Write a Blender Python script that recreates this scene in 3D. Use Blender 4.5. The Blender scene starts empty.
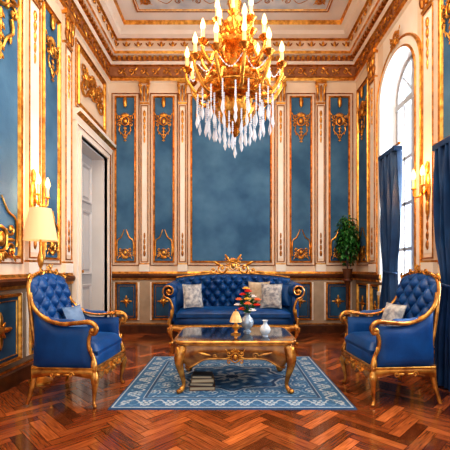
import bpy, math, random
from mathutils import Vector, Matrix
random.seed(7)
pi=math.pi
sc=bpy.context.scene
try:
    sc.view_settings.view_transform='Standard'
    sc.view_settings.look='Medium High Contrast'
except Exception: pass
XL,XR,YB,HC=-2.05,2.13,6.1,5.04
Y0=-0.4

# ---------------------------------------------------------------- materials
def mat(name,col,rough=0.5,metal=0.0,col2=None,nscale=8.0,bump=0.0,bscale=40.0,emi=None,estr=0.0,sheen=0.0,coat=0.0,trans=0.0,attr=None,stretch=None,ior=1.45):
    m=bpy.data.materials.new(name); m.use_nodes=True
    nt=m.node_tree; b=nt.nodes['Principled BSDF']
    b.inputs['Base Color'].default_value=(*col,1)
    b.inputs['Roughness'].default_value=rough
    b.inputs['Metallic'].default_value=metal
    b.inputs['IOR'].default_value=ior
    if sheen:
        b.inputs['Sheen Weight'].default_value=sheen
        b.inputs['Sheen Roughness'].default_value=0.3
        b.inputs['Sheen Tint'].default_value=(0.12,0.42,0.9,1)
    if coat:
        b.inputs['Coat Weight'].default_value=coat
        b.inputs['Coat Roughness'].default_value=0.07
    if trans: b.inputs['Transmission Weight'].default_value=trans
    if emi:
        b.inputs['Emission Color'].default_value=(*emi,1)
        b.inputs['Emission Strength'].default_value=estr
    tc=nt.nodes.new('ShaderNodeTexCoord'); vec=tc.outputs['Object']
    if stretch:
        mp=nt.nodes.new('ShaderNodeMapping'); mp.inputs['Scale'].default_value=stretch
        nt.links.new(tc.outputs['UV' if attr=='floor' else 'Object'],mp.inputs[0]); vec=mp.outputs[0]
    if col2 is not None:
        n=nt.nodes.new('ShaderNodeTexNoise'); n.inputs['Scale'].default_value=nscale; n.inputs['Detail'].default_value=4
        nt.links.new(vec,n.inputs['Vector'])
        r=nt.nodes.new('ShaderNodeValToRGB'); r.color_ramp.elements[0].position=0.35; r.color_ramp.elements[1].position=0.65
        r.color_ramp.elements[0].color=(*col,1); r.color_ramp.elements[1].color=(*col2,1)
        nt.links.new(n.outputs['Fac'],r.inputs[0])
        out=r.outputs[0]
        if attr:
            a=nt.nodes.new('ShaderNodeVertexColor'); a.layer_name='Col'
            mx=nt.nodes.new('ShaderNodeMix'); mx.data_type='RGBA'; mx.blend_type='MULTIPLY'; mx.inputs[0].default_value=1
            nt.links.new(a.outputs[0],mx.inputs[6]); nt.links.new(out,mx.inputs[7]); out=mx.outputs[2]
        nt.links.new(out,b.inputs['Base Color'])
    if bump:
        n2=nt.nodes.new('ShaderNodeTexNoise'); n2.inputs['Scale'].default_value=bscale; n2.inputs['Detail'].default_value=3
        nt.links.new(tc.outputs['Object'],n2.inputs['Vector'])
        bp=nt.nodes.new('ShaderNodeBump'); bp.inputs['Strength'].default_value=bump; bp.inputs['Distance'].default_value=0.01
        nt.links.new(n2.outputs['Fac'],bp.inputs['Height']); nt.links.new(bp.outputs[0],b.inputs['Normal'])
    return m
GOLD=mat('gold_leaf',(0.90,0.46,0.10),0.28,0.88,(0.48,0.19,0.03),16,0.25,60)
GOLDC=mat('chandelier_gold',(0.80,0.40,0.08),0.25,0.85,(0.42,0.16,0.028),16,0.25,60)
GOLDD=mat('antique_gold',(0.55,0.23,0.05),0.38,0.7,(0.25,0.085,0.018),18,0.4,80)
GOLDW=mat('gilt_wood',(0.76,0.35,0.065),0.24,0.65,(0.33,0.11,0.018),16,0.3,50,coat=0.4)
BURL=mat('burl_gilt_apron',(0.48,0.195,0.036),0.24,0.3,(0.18,0.053,0.01),12,0.3,30,coat=0.5)
CREAM=mat('cream_plaster',(0.81,0.66,0.50),0.6,0,(0.73,0.57,0.41),2.5,0.05,30)
CREAM2=mat('ivory_plaster',(0.86,0.79,0.69),0.5,0,(0.80,0.71,0.59),3)
FRIEZE=mat('frieze_terracotta',(0.28,0.11,0.045),0.5,0,(0.40,0.18,0.08),9)
CEIL=mat('ceiling_plaster',(0.82,0.82,0.80),0.6,0,(0.74,0.74,0.72),2)
CEILIN=mat('ceiling_inset',(0.42,0.49,0.55),0.6,0,(0.70,0.70,0.67),4)
PANEL=mat('blue_wall_silk',(0.026,0.098,0.195),0.8,0,(0.075,0.185,0.305),2.0,0.15,60)
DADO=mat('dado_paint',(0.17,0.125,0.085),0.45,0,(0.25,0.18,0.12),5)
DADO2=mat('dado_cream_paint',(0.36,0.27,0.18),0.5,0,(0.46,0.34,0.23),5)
DADOB=mat('dado_blue_panel',(0.014,0.070,0.150),0.4,0,(0.03,0.115,0.215),6)
VELVET=mat('blue_velvet',(0.0018,0.041,0.155),0.38,0,(0.005,0.072,0.235),5,0.12,120,sheen=0.3)
VELV2=mat('lighter_blue_velvet',(0.004,0.055,0.19),0.42,0,(0.008,0.085,0.26),8,sheen=0.3)
PILB=mat('pale_blue_cushion_cloth',(0.10,0.17,0.29),0.7,0,(0.18,0.26,0.38),14,sheen=0.2)
CURT=mat('navy_curtain_cloth',(0.004,0.028,0.09),0.5,0,(0.008,0.05,0.14),6,sheen=0.2)
GREYD=mat('door_paint',(0.42,0.41,0.41),0.45,0,(0.49,0.47,0.46),3)
GREYM=mat('door_moulding_paint',(0.62,0.60,0.58),0.45)
WHITE=mat('white_paint',(0.74,0.72,0.69),0.4,0,(0.70,0.68,0.65),3)
BARS=mat('window_bar_paint',(0.38,0.39,0.41),0.5)
WOODD=mat('dark_wood',(0.06,0.02,0.008),0.3,0,(0.12,0.04,0.015),10)
TOPG=mat('black_glass_top',(0.008,0.012,0.018),0.06,0.0,(0.02,0.023,0.028),5,coat=1)
CRYS=mat('crystal_glass',(0.95,0.97,1),0.02,0,trans=0.7,ior=1.5,emi=(0.85,0.92,1),estr=0.07)  # faint emission put in to brighten the drops; crystal is no light source
BULB=mat('candle_bulb_glow',(1,0.75,0.4),0.4,0,emi=(1,0.56,0.19),estr=3.4)
CANDLE=mat('candle_wax',(0.85,0.58,0.26),0.5,0,emi=(1,0.45,0.12),estr=0.4)
SHADE=mat('lamp_shade_cloth',(0.62,0.43,0.23),0.8,0,emi=(1,0.60,0.26),estr=0.50)
PILW=mat('patterned_cushion_cloth',(0.60,0.58,0.54),0.8,0,(0.22,0.23,0.26),22,0.1,80)
PILG=mat('cream_cushion_cloth',(0.62,0.52,0.38),0.8,0,(0.46,0.35,0.23),15)
LGOLD=mat('amber_glass_shade',(0.85,0.6,0.28),0.3,0,(0.6,0.33,0.1),25,emi=(1,.6,.25),estr=.15)
LEAF=mat('plant_leaf',(0.014,0.085,0.014),0.4,0,(0.035,0.17,0.03),6)
RED=mat('red_petal',(0.65,0.02,0.015),0.5,0,(0.8,0.07,0.03),30)
YEL=mat('yellow_petal',(0.85,0.42,0.04),0.5,0,(0.9,0.6,0.12),30)
WHP=mat('white_petal',(0.85,0.80,0.76),0.5)
PINK=mat('coral_petal',(0.85,0.20,0.07),0.5)
SILV=mat('silver_blue_glaze',(0.28,0.36,0.45),0.15,0.4,(0.5,0.55,0.6),12,coat=0.5)
WHC=mat('white_porcelain',(0.8,0.8,0.78),0.15,0,(0.4,0.5,0.62),18,coat=0.5)
PAGE=mat('book_pages',(0.50,0.40,0.27),0.8)
BK1=mat('brown_book_cover',(0.10,0.035,0.012),0.5)
BK2=mat('tan_book_cover',(0.26,0.16,0.08),0.5)
BK3=mat('dark_grey_book_cover',(0.06,0.06,0.06),0.5)
GLASS=bpy.data.materials.new('window_glass'); GLASS.use_nodes=True
_nt=GLASS.node_tree; _nt.nodes.clear()
_o=_nt.nodes.new('ShaderNodeOutputMaterial'); _t=_nt.nodes.new('ShaderNodeBsdfTransparent'); _g=_nt.nodes.new('ShaderNodeBsdfGlossy'); _g.inputs['Roughness'].default_value=0.02
_t.inputs[0].default_value=(.86,.90,.94,1)
_m=_nt.nodes.new('ShaderNodeMixShader'); _m.inputs[0].default_value=0.06
_nt.links.new(_t.outputs[0],_m.inputs[1]); _nt.links.new(_g.outputs[0],_m.inputs[2]); _nt.links.new(_m.outputs[0],_o.inputs[0])
FLOOR=mat('herringbone_wood',(0.6,0.52,0.45),0.18,0,(1.35,1.25,1.15),3,attr='floor',stretch=(2.2,34,1),coat=0.5)
RUGM=mat('rug_pile',(0.8,0.8,0.8),0.95,0,(1.1,1.1,1.1),60,0.4,300,attr='Col')

# ---------------------------------------------------------------- mesh builder
class M:
    def __init__(s,T=None):
        s.v=[];s.f=[];s.mi=[];s.sm=[];s.mats=[];s.T=T
    def add(s,vs,fs,mt,smooth=True):
        if mt not in s.mats: s.mats.append(mt)
        k=s.mats.index(mt); o=len(s.v)
        if s.T is not None: vs=[s.T@Vector(p) for p in vs]
        s.v.extend([tuple(p) for p in vs])
        for f in fs:
            s.f.append([i+o for i in f]); s.mi.append(k); s.sm.append(smooth)
    def box(s,x0,y0,z0,x1,y1,z1,mt):
        vs=[(x,y,z) for z in(z0,z1) for y in(y0,y1) for x in(x0,x1)]
        s.add(vs,[(0,2,3,1),(4,5,7,6),(0,1,5,4),(2,6,7,3),(0,4,6,2),(1,3,7,5)],mt,False)
    def grid(s,fn,nu,nv,mt,closeu=False,smooth=True):
        vs=[];fs=[]
        cu=nu if closeu else nu+1
        for j in range(nv+1):
            for i in range(cu): vs.append(fn(i/nu,j/nv))
        for j in range(nv):
            for i in range(nu):
                a=j*cu+i; b=j*cu+(i+1)%cu
                fs.append((a,b,b+cu,a+cu))
        s.add(vs,fs,mt,smooth)
    def tube(s,pts,mt,n=8,closed=False,smooth=4,flat=1.0):
        if smooth>1: pts=cr(pts,smooth,closed)
        P=[Vector(p[:3]) for p in pts]; R=[p[3] for p in pts]; N=len(P)
        Ts=[]
        for i in range(N):
            if closed: t=P[(i+1)%N]-P[i-1]
            else: t=P[min(i+1,N-1)]-P[max(i-1,0)]
            Ts.append(t.normalized() if t.length>1e-9 else Vector((0,0,1)))
        a=Vector((0,0,1)) if abs(Ts[0].z)<0.9 else Vector((1,0,0))
        nr=(a-Ts[0]*a.dot(Ts[0])).normalized()
        vs=[];fs=[]
        for i in range(N):
            nr=nr-Ts[i]*nr.dot(Ts[i])
            nr=nr.normalized() if nr.length>1e-6 else Ts[i].orthogonal().normalized()
            b=Ts[i].cross(nr)
            for k in range(n):
                an=2*pi*k/n
                vs.append(P[i]+nr*(math.cos(an)*R[i])+b*(math.sin(an)*R[i]*flat))
        for i in range(N if closed else N-1):
            j=(i+1)%N
            for k in range(n):
                fs.append((i*n+k,i*n+(k+1)%n,j*n+(k+1)%n,j*n+k))
        if not closed:
            fs.append(list(range(n))[::-1]); fs.append([(N-1)*n+k for k in range(n)])
        s.add(vs,fs,mt)
    def lathe(s,prof,mt,o=(0,0,0),n=20,flute=0,fa=0.0):
        vs=[];fs=[]
        for r,z in prof:
            for k in range(n):
                a=2*pi*k/n; rr=r*(1+fa*math.cos(flute*a))
                vs.append((o[0]+rr*math.cos(a),o[1]+rr*math.sin(a),o[2]+z))
        L=len(prof)
        for i in range(L-1):
            for k in range(n):
                fs.append((i*n+k,i*n+(k+1)%n,(i+1)*n+(k+1)%n,(i+1)*n+k))
        fs.append(list(range(n))[::-1]); fs.append([(L-1)*n+k for k in range(n)])
        s.add(vs,fs,mt)
    def ell(s,c,r,mt,rot=None,nu=10,nv=6,e=1.0):
        vs=[];fs=[]
        def pw(a): return math.copysign(abs(a)**e,a)
        for j in range(nv+1):
            ph=-pi/2+pi*j/nv
            for i in range(nu):
                th=2*pi*i/nu
                p=Vector((r[0]*pw(math.cos(ph))*pw(math.cos(th)),r[1]*pw(math.cos(ph))*pw(math.sin(th)),r[2]*pw(math.sin(ph))))
                if rot is not None: p=rot@p
                vs.append(p+Vector(c))
        for j in range(nv):
            for i in range(nu):
                a=j*nu+i;b=j*nu+(i+1)%nu
                fs.append((a,b,b+nu,a+nu))
        s.add(vs,fs,mt)
    def sweep(s,path,prof,mts,closed=False,smooth=False):
        N=len(path);P=[Vector(p) for p in path];O=[]
        for i in range(N):
            ds=[]
            if closed or i>0: ds.append((P[i]-P[i-1]).normalized())
            if closed or i<N-1: ds.append((P[(i+1)%N]-P[i]).normalized())
            ns=[Vector((-d.y,d.x)) for d in ds]
            if len(ns)==1: O.append(ns[0])
            else: O.append((ns[0]+ns[1])/(1+ns[0].dot(ns[1])))
        K=len(prof)
        vs=[(P[i].x+d*O[i].x,P[i].y+d*O[i].y,w) for i in range(N) for d,w in prof]
        for k in range(K-1):
            fs=[]
            for i in range(N if closed else N-1):
                j=(i+1)%N
                fs.append((i*K+k,j*K+k,j*K+k+1,i*K+k+1))
            mt=mts[k] if isinstance(mts,(list,tuple)) else mts
            s.add(vs,fs,mt,smooth)
    def frame(s,u0,v0,u1,v1,mt,wd=0.04,h=0.03,w0=0.0):
        s.sweep([(u0,v0),(u1,v0),(u1,v1),(u0,v1)],[(0,w0),(0,w0+h*.5),(wd*.25,w0+h),(wd*.5,w0+h*.65),(wd*.75,w0+h*.85),(wd,w0+h*.3),(wd,w0)],mt,True)
    def prism(s,poly,z0,z1,mt,smooth=False):
        n=len(poly)
        vs=[(p[0],p[1],z0) for p in poly]+[(p[0],p[1],z1) for p in poly]
        fs=[list(range(n))[::-1],list(range(n,2*n))]+[(i,(i+1)%n,n+(i+1)%n,n+i) for i in range(n)]
        s.add(vs,fs,mt,smooth)
    def ext(s,u0,u1,prof,mts):
        K=len(prof)
        vs=[(u0,v,w) for w,v in prof]+[(u1,v,w) for w,v in prof]
        for k in range(K-1):
            s.add(vs,[(k,K+k,K+k+1,k+1)],mts[k] if isinstance(mts,(list,tuple)) else mts,False)
        s.add(vs,[list(range(K)),list(range(K,2*K))[::-1]],mts[0] if isinstance(mts,(list,tuple)) else mts,False)
    def mesh(s,name):
        me=bpy.data.meshes.new(name); me.from_pydata(s.v,[],s.f)
        for mt in s.mats: me.materials.append(mt)
        me.polygons.foreach_set('material_index',s.mi); me.polygons.foreach_set('use_smooth',s.sm)
        me.update()
        try: me.set_sharp_from_angle(angle=math.radians(50))
        except Exception: pass
        return me
    def obj(s,name,parent=None,label=None,cat=None,kind=None,group=None,loc=None):
        return mk(s.mesh(name),name,parent,label,cat,kind,group,loc)
def mk(me,name,parent=None,label=None,cat=None,kind=None,group=None,loc=None,mw=None):
    o=bpy.data.objects.new(name,me); sc.collection.objects.link(o)
    if parent: o.parent=parent
    if label: o['label']=label
    if cat: o['category']=cat
    if kind: o['kind']=kind
    if group: o['group']=group
    if loc: o.location=loc
    if mw is not None: o.matrix_local=mw
    return o
def E(name,loc,label,cat,rz=0,group=None):
    o=mk(None,name,None,label,cat,None,group,loc); o.rotation_euler=(0,0,rz); o.empty_display_size=0.1
    return o
def cr(pts,k,closed=False):
    out=[];N=len(pts)
    rng=range(N if closed else N-1)
    for i in rng:
        if closed: a,b,c,d=pts[i-1],pts[i],pts[(i+1)%N],pts[(i+2)%N]
        else: a,b,c,d=pts[max(i-1,0)],pts[i],pts[i+1],pts[min(i+2,N-1)]
        for q in range(k):
            t=q/k
            out.append(tuple(0.5*((2*b[m])+(-a[m]+c[m])*t+(2*a[m]-5*b[m]+4*c[m]-d[m])*t*t+(-a[m]+3*b[m]-3*c[m]+d[m])*t**3) for m in range(len(b))))
    if not closed: out.append(tuple(pts[-1]))
    return out
def basis(u,v,w,o):
    return Matrix(((u[0],v[0],w[0],o[0]),(u[1],v[1],w[1],o[1]),(u[2],v[2],w[2],o[2]),(0,0,0,1)))
MB=basis((1,0,0),(0,0,1),(0,-1,0),(0,YB,0))
ML=basis((0,1,0),(0,0,1),(1,0,0),(XL,0,0))
MR=basis((0,-1,0),(0,0,1),(-1,0,0),(XR,0,0))

# ---------------------------------------------------------------- ornaments (plane u,v, height w)
def spiral(m,cx,cy,r,a0,turns,d,rad,mt,h=0.02,n=14):
    pts=[]
    for i in range(n+1):
        t=i/n; rr=r*(1-.85*t); a=a0+d*turns*2*pi*t
        pts.append((cx+rr*math.cos(a),cy+rr*math.sin(a),h+rad*.6*t,rad*(1-.4*t)))
    m.tube(pts,mt,6,smooth=1)
    m.ell((cx,cy,h+rad*.5),(rad*1.2,rad*1.2,rad),mt,nu=8,nv=4)
def leaf(m,x,y,ang,L,W,mt,h=0.02):
    R=Matrix.Rotation(ang,3,'Z')
    c=Vector((x,y,h))+R@Vector((L/2,0,0))
    m.ell(c,(L/2,W/2,W*.4),mt,rot=R,nu=8,nv=5)
def cartouche(m,cx,cy,s,mt,h=0.03,f=1,drop=True):
    rad=.065*s
    m.ell((cx,cy,h),(.24*s,.32*s,.14*s),mt)
    ring=[(cx+.38*s*math.cos(a),cy+.48*s*math.sin(a),h,rad) for a in [2*pi*i/14 for i in range(14)]]
    m.tube(ring,mt,6,closed=True,smooth=1)
    for k in range(-3,4):
        leaf(m,cx+.05*k*s,cy+f*.45*s,pi/2*f+(-k*.33)*f,.5*s-.03*abs(k)*s,.14*s,mt,h)
    for sd in(-1,1):
        a0=0 if sd<0 else pi
        spiral(m,cx+sd*.62*s,cy+f*.42*s,.3*s,a0,1.25,sd*f,rad*1.1,mt,h)
        spiral(m,cx+sd*.6*s,cy-f*.42*s,.28*s,a0,1.2,-sd*f,rad,mt,h)
        leaf(m,cx+sd*.42*s,cy,0 if sd>0 else pi,.5*s,.16*s,mt,h)
        leaf(m,cx+sd*.8*s,cy+f*.55*s,f*(pi/2-sd*.5),.4*s,.12*s,mt,h)
        if drop:
            m.tube([(cx+sd*.55*s,cy-f*.65*s,h,rad),(cx+sd*.62*s,cy-f*1.05*s,h,rad*.9),(cx+sd*.3*s,cy-f*1.4*s,h,rad*.8),(cx+sd*.1*s,cy-f*1.8*s,h,rad*.7)],mt,6,smooth=3)
            leaf(m,cx+sd*.5*s,cy-f*1.15*s,-f*pi/2-sd*.0,.35*s,.12*s,mt,h)
    if drop:
        for i,(yy,L) in enumerate([(.6,.4),(.95,.42),(1.3,.38),(1.65,.36),(1.95,.3)]):
            leaf(m,cx,cy-f*yy*s,-f*pi/2,L*s,.17*s-.02*i*s,mt,h)
            for sd in(-1,1):
                leaf(m,cx,cy-f*(yy+.05)*s,-f*(pi/2-sd*.75),L*s*.75,.1*s,mt,h)

tn=[0]
def trim(m,label=None,pre='trim'):
    tn[0]+=1
    return m.obj('%s_%d'%(pre,tn[0]),kind='structure',label=label)

# ---------------------------------------------------------------- room shell
TH=0.3
W=0.078; n=5; ca=math.cos(pi/4)
vs=[];fs=[];cols=[];uvs=[]
def plank(x,y,w,h,horiz):
    g=0.02
    q=[(x+g,y+g),(x+w-g,y+g),(x+w-g,y+h-g),(x+g,y+h-g)]
    P=[((a-b)*ca*W,(a+b)*ca*W+3.0) for a,b in q]
    cx=sum(p[0] for p in P)/4; cy=sum(p[1] for p in P)/4
    if cx<XL-.2 or cx>XR+.2 or cy<Y0-.1 or cy>YB+.2: return
    b=len(vs)
    vs.extend([(p[0],p[1],0.0) for p in P]); fs.append((b,b+1,b+2,b+3))
    t=random.random()
    base=(0.14+.26*t,0.033+.088*t,0.009+.026*t)
    if random.random()<.25: base=tuple(c*.5 for c in base)
    if horiz: base=tuple(c*1.3 for c in base)
    cols.append(base)
    o=random.random()*20; L=n*W
    if horiz: uvs.append([(o,o),(o+L,o),(o+L,o+W),(o,o+W)])
    else: uvs.append([(o,o),(o,o+W),(o+L,o+W),(o+L,o)])
for k in range(-100,100):
    for mm in range(-14,14):
        plank(k+2*n*mm,k,n,1,True)
        plank(k,k-2*n+1+2*n*mm,1,n,False)
b=len(vs); vs+= [(XL-.3,Y0-.2,-.002),(XR+.3,Y0-.2,-.002),(XR+.3,YB+.3,-.002),(XL-.3,YB+.3,-.002)]
fs.append((b,b+1,b+2,b+3)); cols.append((.03,.008,.003)); uvs.append([(0,0),(1,0),(1,1),(0,1)])
b=len(vs); vs+= [(XL-.3,Y0-.2,-.1),(XR+.3,Y0-.2,-.1),(XR+.3,YB+.3,-.1),(XL-.3,YB+.3,-.1)]
fs.append((b+3,b+2,b+1,b)); cols.append((.03,.008,.003)); uvs.append([(0,0),(1,0),(1,1),(0,1)])
me=bpy.data.meshes.new('floor'); me.from_pydata(vs,[],fs); me.materials.append(FLOOR)
ca_=me.color_attributes.new('Col','FLOAT_COLOR','CORNER'); uv=me.uv_layers.new(name='UVMap')
li=0
for i,f in enumerate(fs):
    for j in range(4):
        ca_.data[li].color=(*cols[i],1); uv.data[li].uv=uvs[i][j]; li+=1
mk(me,'floor',kind='structure',label='glossy reddish brown herringbone parquet floor')
m=M(); m.box(XL-.3,Y0,HC,XR+.3,YB+.3,HC+.15,CEIL); m.obj('ceiling',kind='structure')
m=M(MB); m.box(XL-.3,0,-TH,XR+.3,HC,0,CREAM); m.obj('wall_back',kind='structure')
DY0,DY1,DH=4.80,5.88,2.88
m=M(ML)
m.box(Y0,0,-TH,DY0,HC,0,CREAM); m.box(DY1,0,-TH,YB,HC,0,CREAM); m.box(DY0,DH,-TH,DY1,HC,0,CREAM)
m.obj('wall_left',kind='structure')
WINS=[4.55,2.60]; HWN=0.46; SP=3.36; SILL=0.75
m=M(MR)
edges=[-YB]
for c in WINS:
    edges+= [-(c+HWN),-(c-HWN)]
edges.append(-Y0)
for i in range(0,len(edges),2): m.box(edges[i],0,-TH,edges[i+1],HC,0,CREAM)
NA=20
for c in WINS:
    m.box(-c-HWN,0,-TH,-c+HWN,SILL,0,CREAM)
    A=[(-c+HWN*math.cos(pi*i/NA),SP+HWN*math.sin(pi*i/NA)) for i in range(NA+1)]
    for i in range(NA):
        (a,b),(c2,d)=A[i],A[i+1]
        m.add([(a,b,0),(a,HC,0),(c2,HC,0),(c2,d,0),(a,b,-TH),(a,HC,-TH),(c2,HC,-TH),(c2,d,-TH)],[(0,1,2,3),(4,7,6,5),(0,3,7,4)],CREAM2,False)
m.obj('wall_right',kind='structure')
for wi,c in enumerate(WINS):
    m=M(MR); w0,w1=-.24,-.18
    out=[(-c+HWN,SILL)]+[(-c+HWN*math.cos(pi*i/NA),SP+HWN*math.sin(pi*i/NA)) for i in range(NA+1)]+[(-c-HWN,SILL)]
    m.sweep(out,[(0,w0),(0,w1),(.06,w1),(.06,w0),(0,w0)],BARS,True)
    m.box(-c-.035,SILL,w0,-c+.035,SP+HWN-.02,w1,BARS)
    for z in (1.35,1.95,2.55): m.box(-c-HWN,z-.022,w0+.01,-c+HWN,z+.022,w1-.01,BARS)
    m.box(-c-HWN,SP-.11,w0,-c+HWN,SP-.03,w1+.01,BARS)
    for sd in(-1,1):
        m.box(-c+sd*.24-.015,SILL,w0+.01,-c+sd*.24+.015,SP-.05,w1-.01,BARS)
        a=pi/2-sd*pi/4
        m.tube([(-c,SP-.03,-.21,.016),(-c+HWN*math.cos(a)*.97,SP+HWN*math.sin(a)*.97,-.21,.016)],BARS,6,smooth=1)
    m.prism(out,-.215,-.212,GLASS)
    m.obj('window_%d'%(wi+1),kind='structure',label='tall arched window with pale glazing bars')
    m=M(MR)
    o2=[(-c+HWN,.9)]+out[1:-1]+[(-c-HWN,.9)]
    m.sweep(o2,[(-.14,0),(-.14,.035),(-.125,.045),(-.11,.03),(-.03,.03),(-.02,.045),(-.005,.045),(0,.02),(.004,-.175)],[GOLD,GOLD,GOLD,CREAM2,GOLDD,GOLD,CREAM2,WHITE],smooth=False)
    cartouche(m,-c,SP+HWN+.14,.14,GOLD,.05,drop=False)
    trim(m,'arched window surround with pale reveal and gilded edge')
    m=M(MR); m.box(-c-HWN-.04,SILL-.03,-.18,-c+HWN+.04,SILL+.02,.07,CREAM2); trim(m)

RAIL=[(0,.90),(.03,.90),(.035,.93),(.05,.94),(.06,.975),(.05,1.0),(.03,1.01),(.02,1.04),(0,1.04)]
RM=[GOLDD,GOLD,WOODD,WOODD,WOODD,GOLD,GOLD,GOLD]
def dado(T,segs,side):
    mb=M(T)
    for a,b in segs:
        mb.ext(a,b,[(0,0),(.045,0),(.045,.13),(.03,.15),(.03,.17),(0,.17)],[WOODD,WOODD,WOODD,GOLD,GOLD])
    mb.obj('baseboard_'+side,kind='structure')
    m=M(T)
    for a,b in segs:
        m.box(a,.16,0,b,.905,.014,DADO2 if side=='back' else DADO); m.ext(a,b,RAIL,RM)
    trim(m,'painted dado with gilded chair rail')
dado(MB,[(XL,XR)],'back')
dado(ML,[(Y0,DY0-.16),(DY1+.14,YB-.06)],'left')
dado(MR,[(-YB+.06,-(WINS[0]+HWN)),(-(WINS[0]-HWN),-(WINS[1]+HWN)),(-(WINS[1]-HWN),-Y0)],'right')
for c in WINS:
    m=M(MR); m.box(-c-HWN,.0,0,-c+HWN,SILL-.03,.014,DADO); m.frame(-c-.4,.24,-c+.4,.66,GOLD,.035,.025,.014); m.box(-c-.36,.28,.014,-c+.36,.62,.017,DADOB); trim(m)

def dpanel(T,u0,u1,v0=.22,v1=.86):
    m=M(T); m.box(u0,v0,.014,u1,v1,.02,DADOB)
    m.frame(u0-.03,v0-.0,u1+.03,v1+.0,CREAM2,.03,.02,.014)
    m.frame(u0,v0+.0,u1,v1-.0,GOLD,.034,.034,.014)
    m.frame(u0+.06,v0+.06,u1-.06,v1-.06,GOLD,.010,.012,.02)
    cx,cy=(u0+u1)/2,(v0+v1)/2; s=min(u1-u0,v1-v0)*.28
    m.ell((cx,cy,.03),(s*.35,s*.35,.02),GOLD)
    for k in range(4): leaf(m,cx,cy,k*pi/2,s,.3*s,GOLD,.028)
    for k in range(4): leaf(m,cx,cy,k*pi/2+pi/4,s*.6,.2*s,GOLD,.028)
    trim(m,'blue dado panel in gilded frame')
def panel(T,u0,u1,v0=1.2,v1=4.0,orn=True,big=False):
    m=M(T)
    m.frame(u0-.065,v0-.06,u1+.065,v1+.06,GOLDD,.015,.018)
    m.box(u0,v0,0,u1,v1,.008,PANEL)
    m.frame(u0-.01,v0-.01,u1+.01,v1+.01,GOLD,.031,.032)
    cx=(u0+u1)/2; w=u1-u0
    if big:
        cartouche(m,cx,v1-.14,.26,GOLD,.035,drop=False)
        for sd in(-1,1):
            spiral(m,cx+sd*(w/2-.16),v1-.12,.09,0 if sd<0 else pi,1.2,sd,.014,GOLD,.02)
            leaf(m,cx+sd*(w/2-.1),v1-.2,-pi/2,.22,.04,GOLD,.02)
    elif orn:
        s=w*.46
        cartouche(m,cx,v1-.42,s,GOLD,.03)
        leaf(m,cx,v1-.2,pi/2,.2,.07,GOLD,.03)
        cartouche(m,cx,v0+.16,s*.8,GOLD,.03,f=-1,drop=False)
        for sd in(-1,1):
            m.tube([(cx+sd*w*.40,v0+.1,.02,.012),(cx+sd*w*.40,v0+.35,.02,.01),(cx+sd*w*.2,v0+.42,.02,.01),(cx+sd*w*.05,v0+.55,.02,.006)],GOLD,6)
    trim(m,'blue silk wall panel with gilded scrollwork frame')
def pilaster(T,u0,u1,v0=1.04,v1=4.26):
    m=M(T); w=u1-u0; cx=(u0+u1)/2
    m.box(u0,v0,0,u1,v1,.035,CREAM)
    m.box(u0-.015,v0,0,u1+.015,v0+.12,.05,CREAM2); m.box(u0-.012,v0+.12,0,u1+.012,v0+.14,.05,GOLD)
    m.frame(u0+.006,v0+.16,u1-.006,v1-.42,GOLDD,.014,.014,.035)
    m.box(u0+.03,v0+.22,.035,u1-.03,v1-.46,.037,CREAM2)
    for k in range(5): leaf(m,cx,v1-.5-.11*k,-pi/2,.12,.05-.005*k,GOLD,.04)
    for k in range(4): leaf(m,cx,v0+.25+.1*k,pi/2,.11,.045-.005*k,GOLDD,.04)
    m.box(u0-.02,v1-.05,0,u1+.02,v1,.07,GOLD); m.box(u0-.008,v1-.4,0,u1+.008,v1-.375,.05,GOLD)
    for r_ in range(2):
        for k in(-1,0,1): leaf(m,cx+k*w*.36,v1-.37+.12*r_,pi/2-.1*k,.17,w*.34,GOLDD if (k+r_)%2 else GOLD,.05+.01*r_)
    for sd in(-1,1): spiral(m,cx+sd*w*.42,v1-.1,w*.26,pi/2,1.3,-sd,.013,GOLD,.06,10)
    trim(m,'cream pilaster with gilded capital')
for a,b in((-1.94,-1.60),(-1.29,-.95),(1.02,1.38),(1.68,2.02)): panel(MB,a,b)
panel(MB,-.66,.70,1.2,4.0,big=True)
for a,b in((-1.51,-1.37),(-.865,-.735),(.785,.925),(1.46,1.60)): pilaster(MB,a,b)
for a,b in((-1.94,-1.56),(-1.32,-.93),(-.68,-.0),(.10,.72),(.98,1.38),(1.62,2.03)): dpanel(MB,a,b)
panel(ML,2.86,3.48); panel(ML,3.93,4.28); panel(ML,1.9,2.5)
pilaster(ML,3.60,3.82); pilaster(ML,4.40,4.58); pilaster(ML,2.58,2.76)
for a,b in((2.86,3.48),(3.62,4.5),(1.9,2.7)): dpanel(ML,a,b)
panel(MR,-5.95,-5.52); pilaster(MR,-5.40,-5.20); pilaster(MR,-3.92,-3.70); panel(MR,-3.60,-3.26)
dpanel(MR,-5.95,-5.48); dpanel(MR,-5.38,-5.06); dpanel(MR,-4.0,-3.2)
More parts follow.
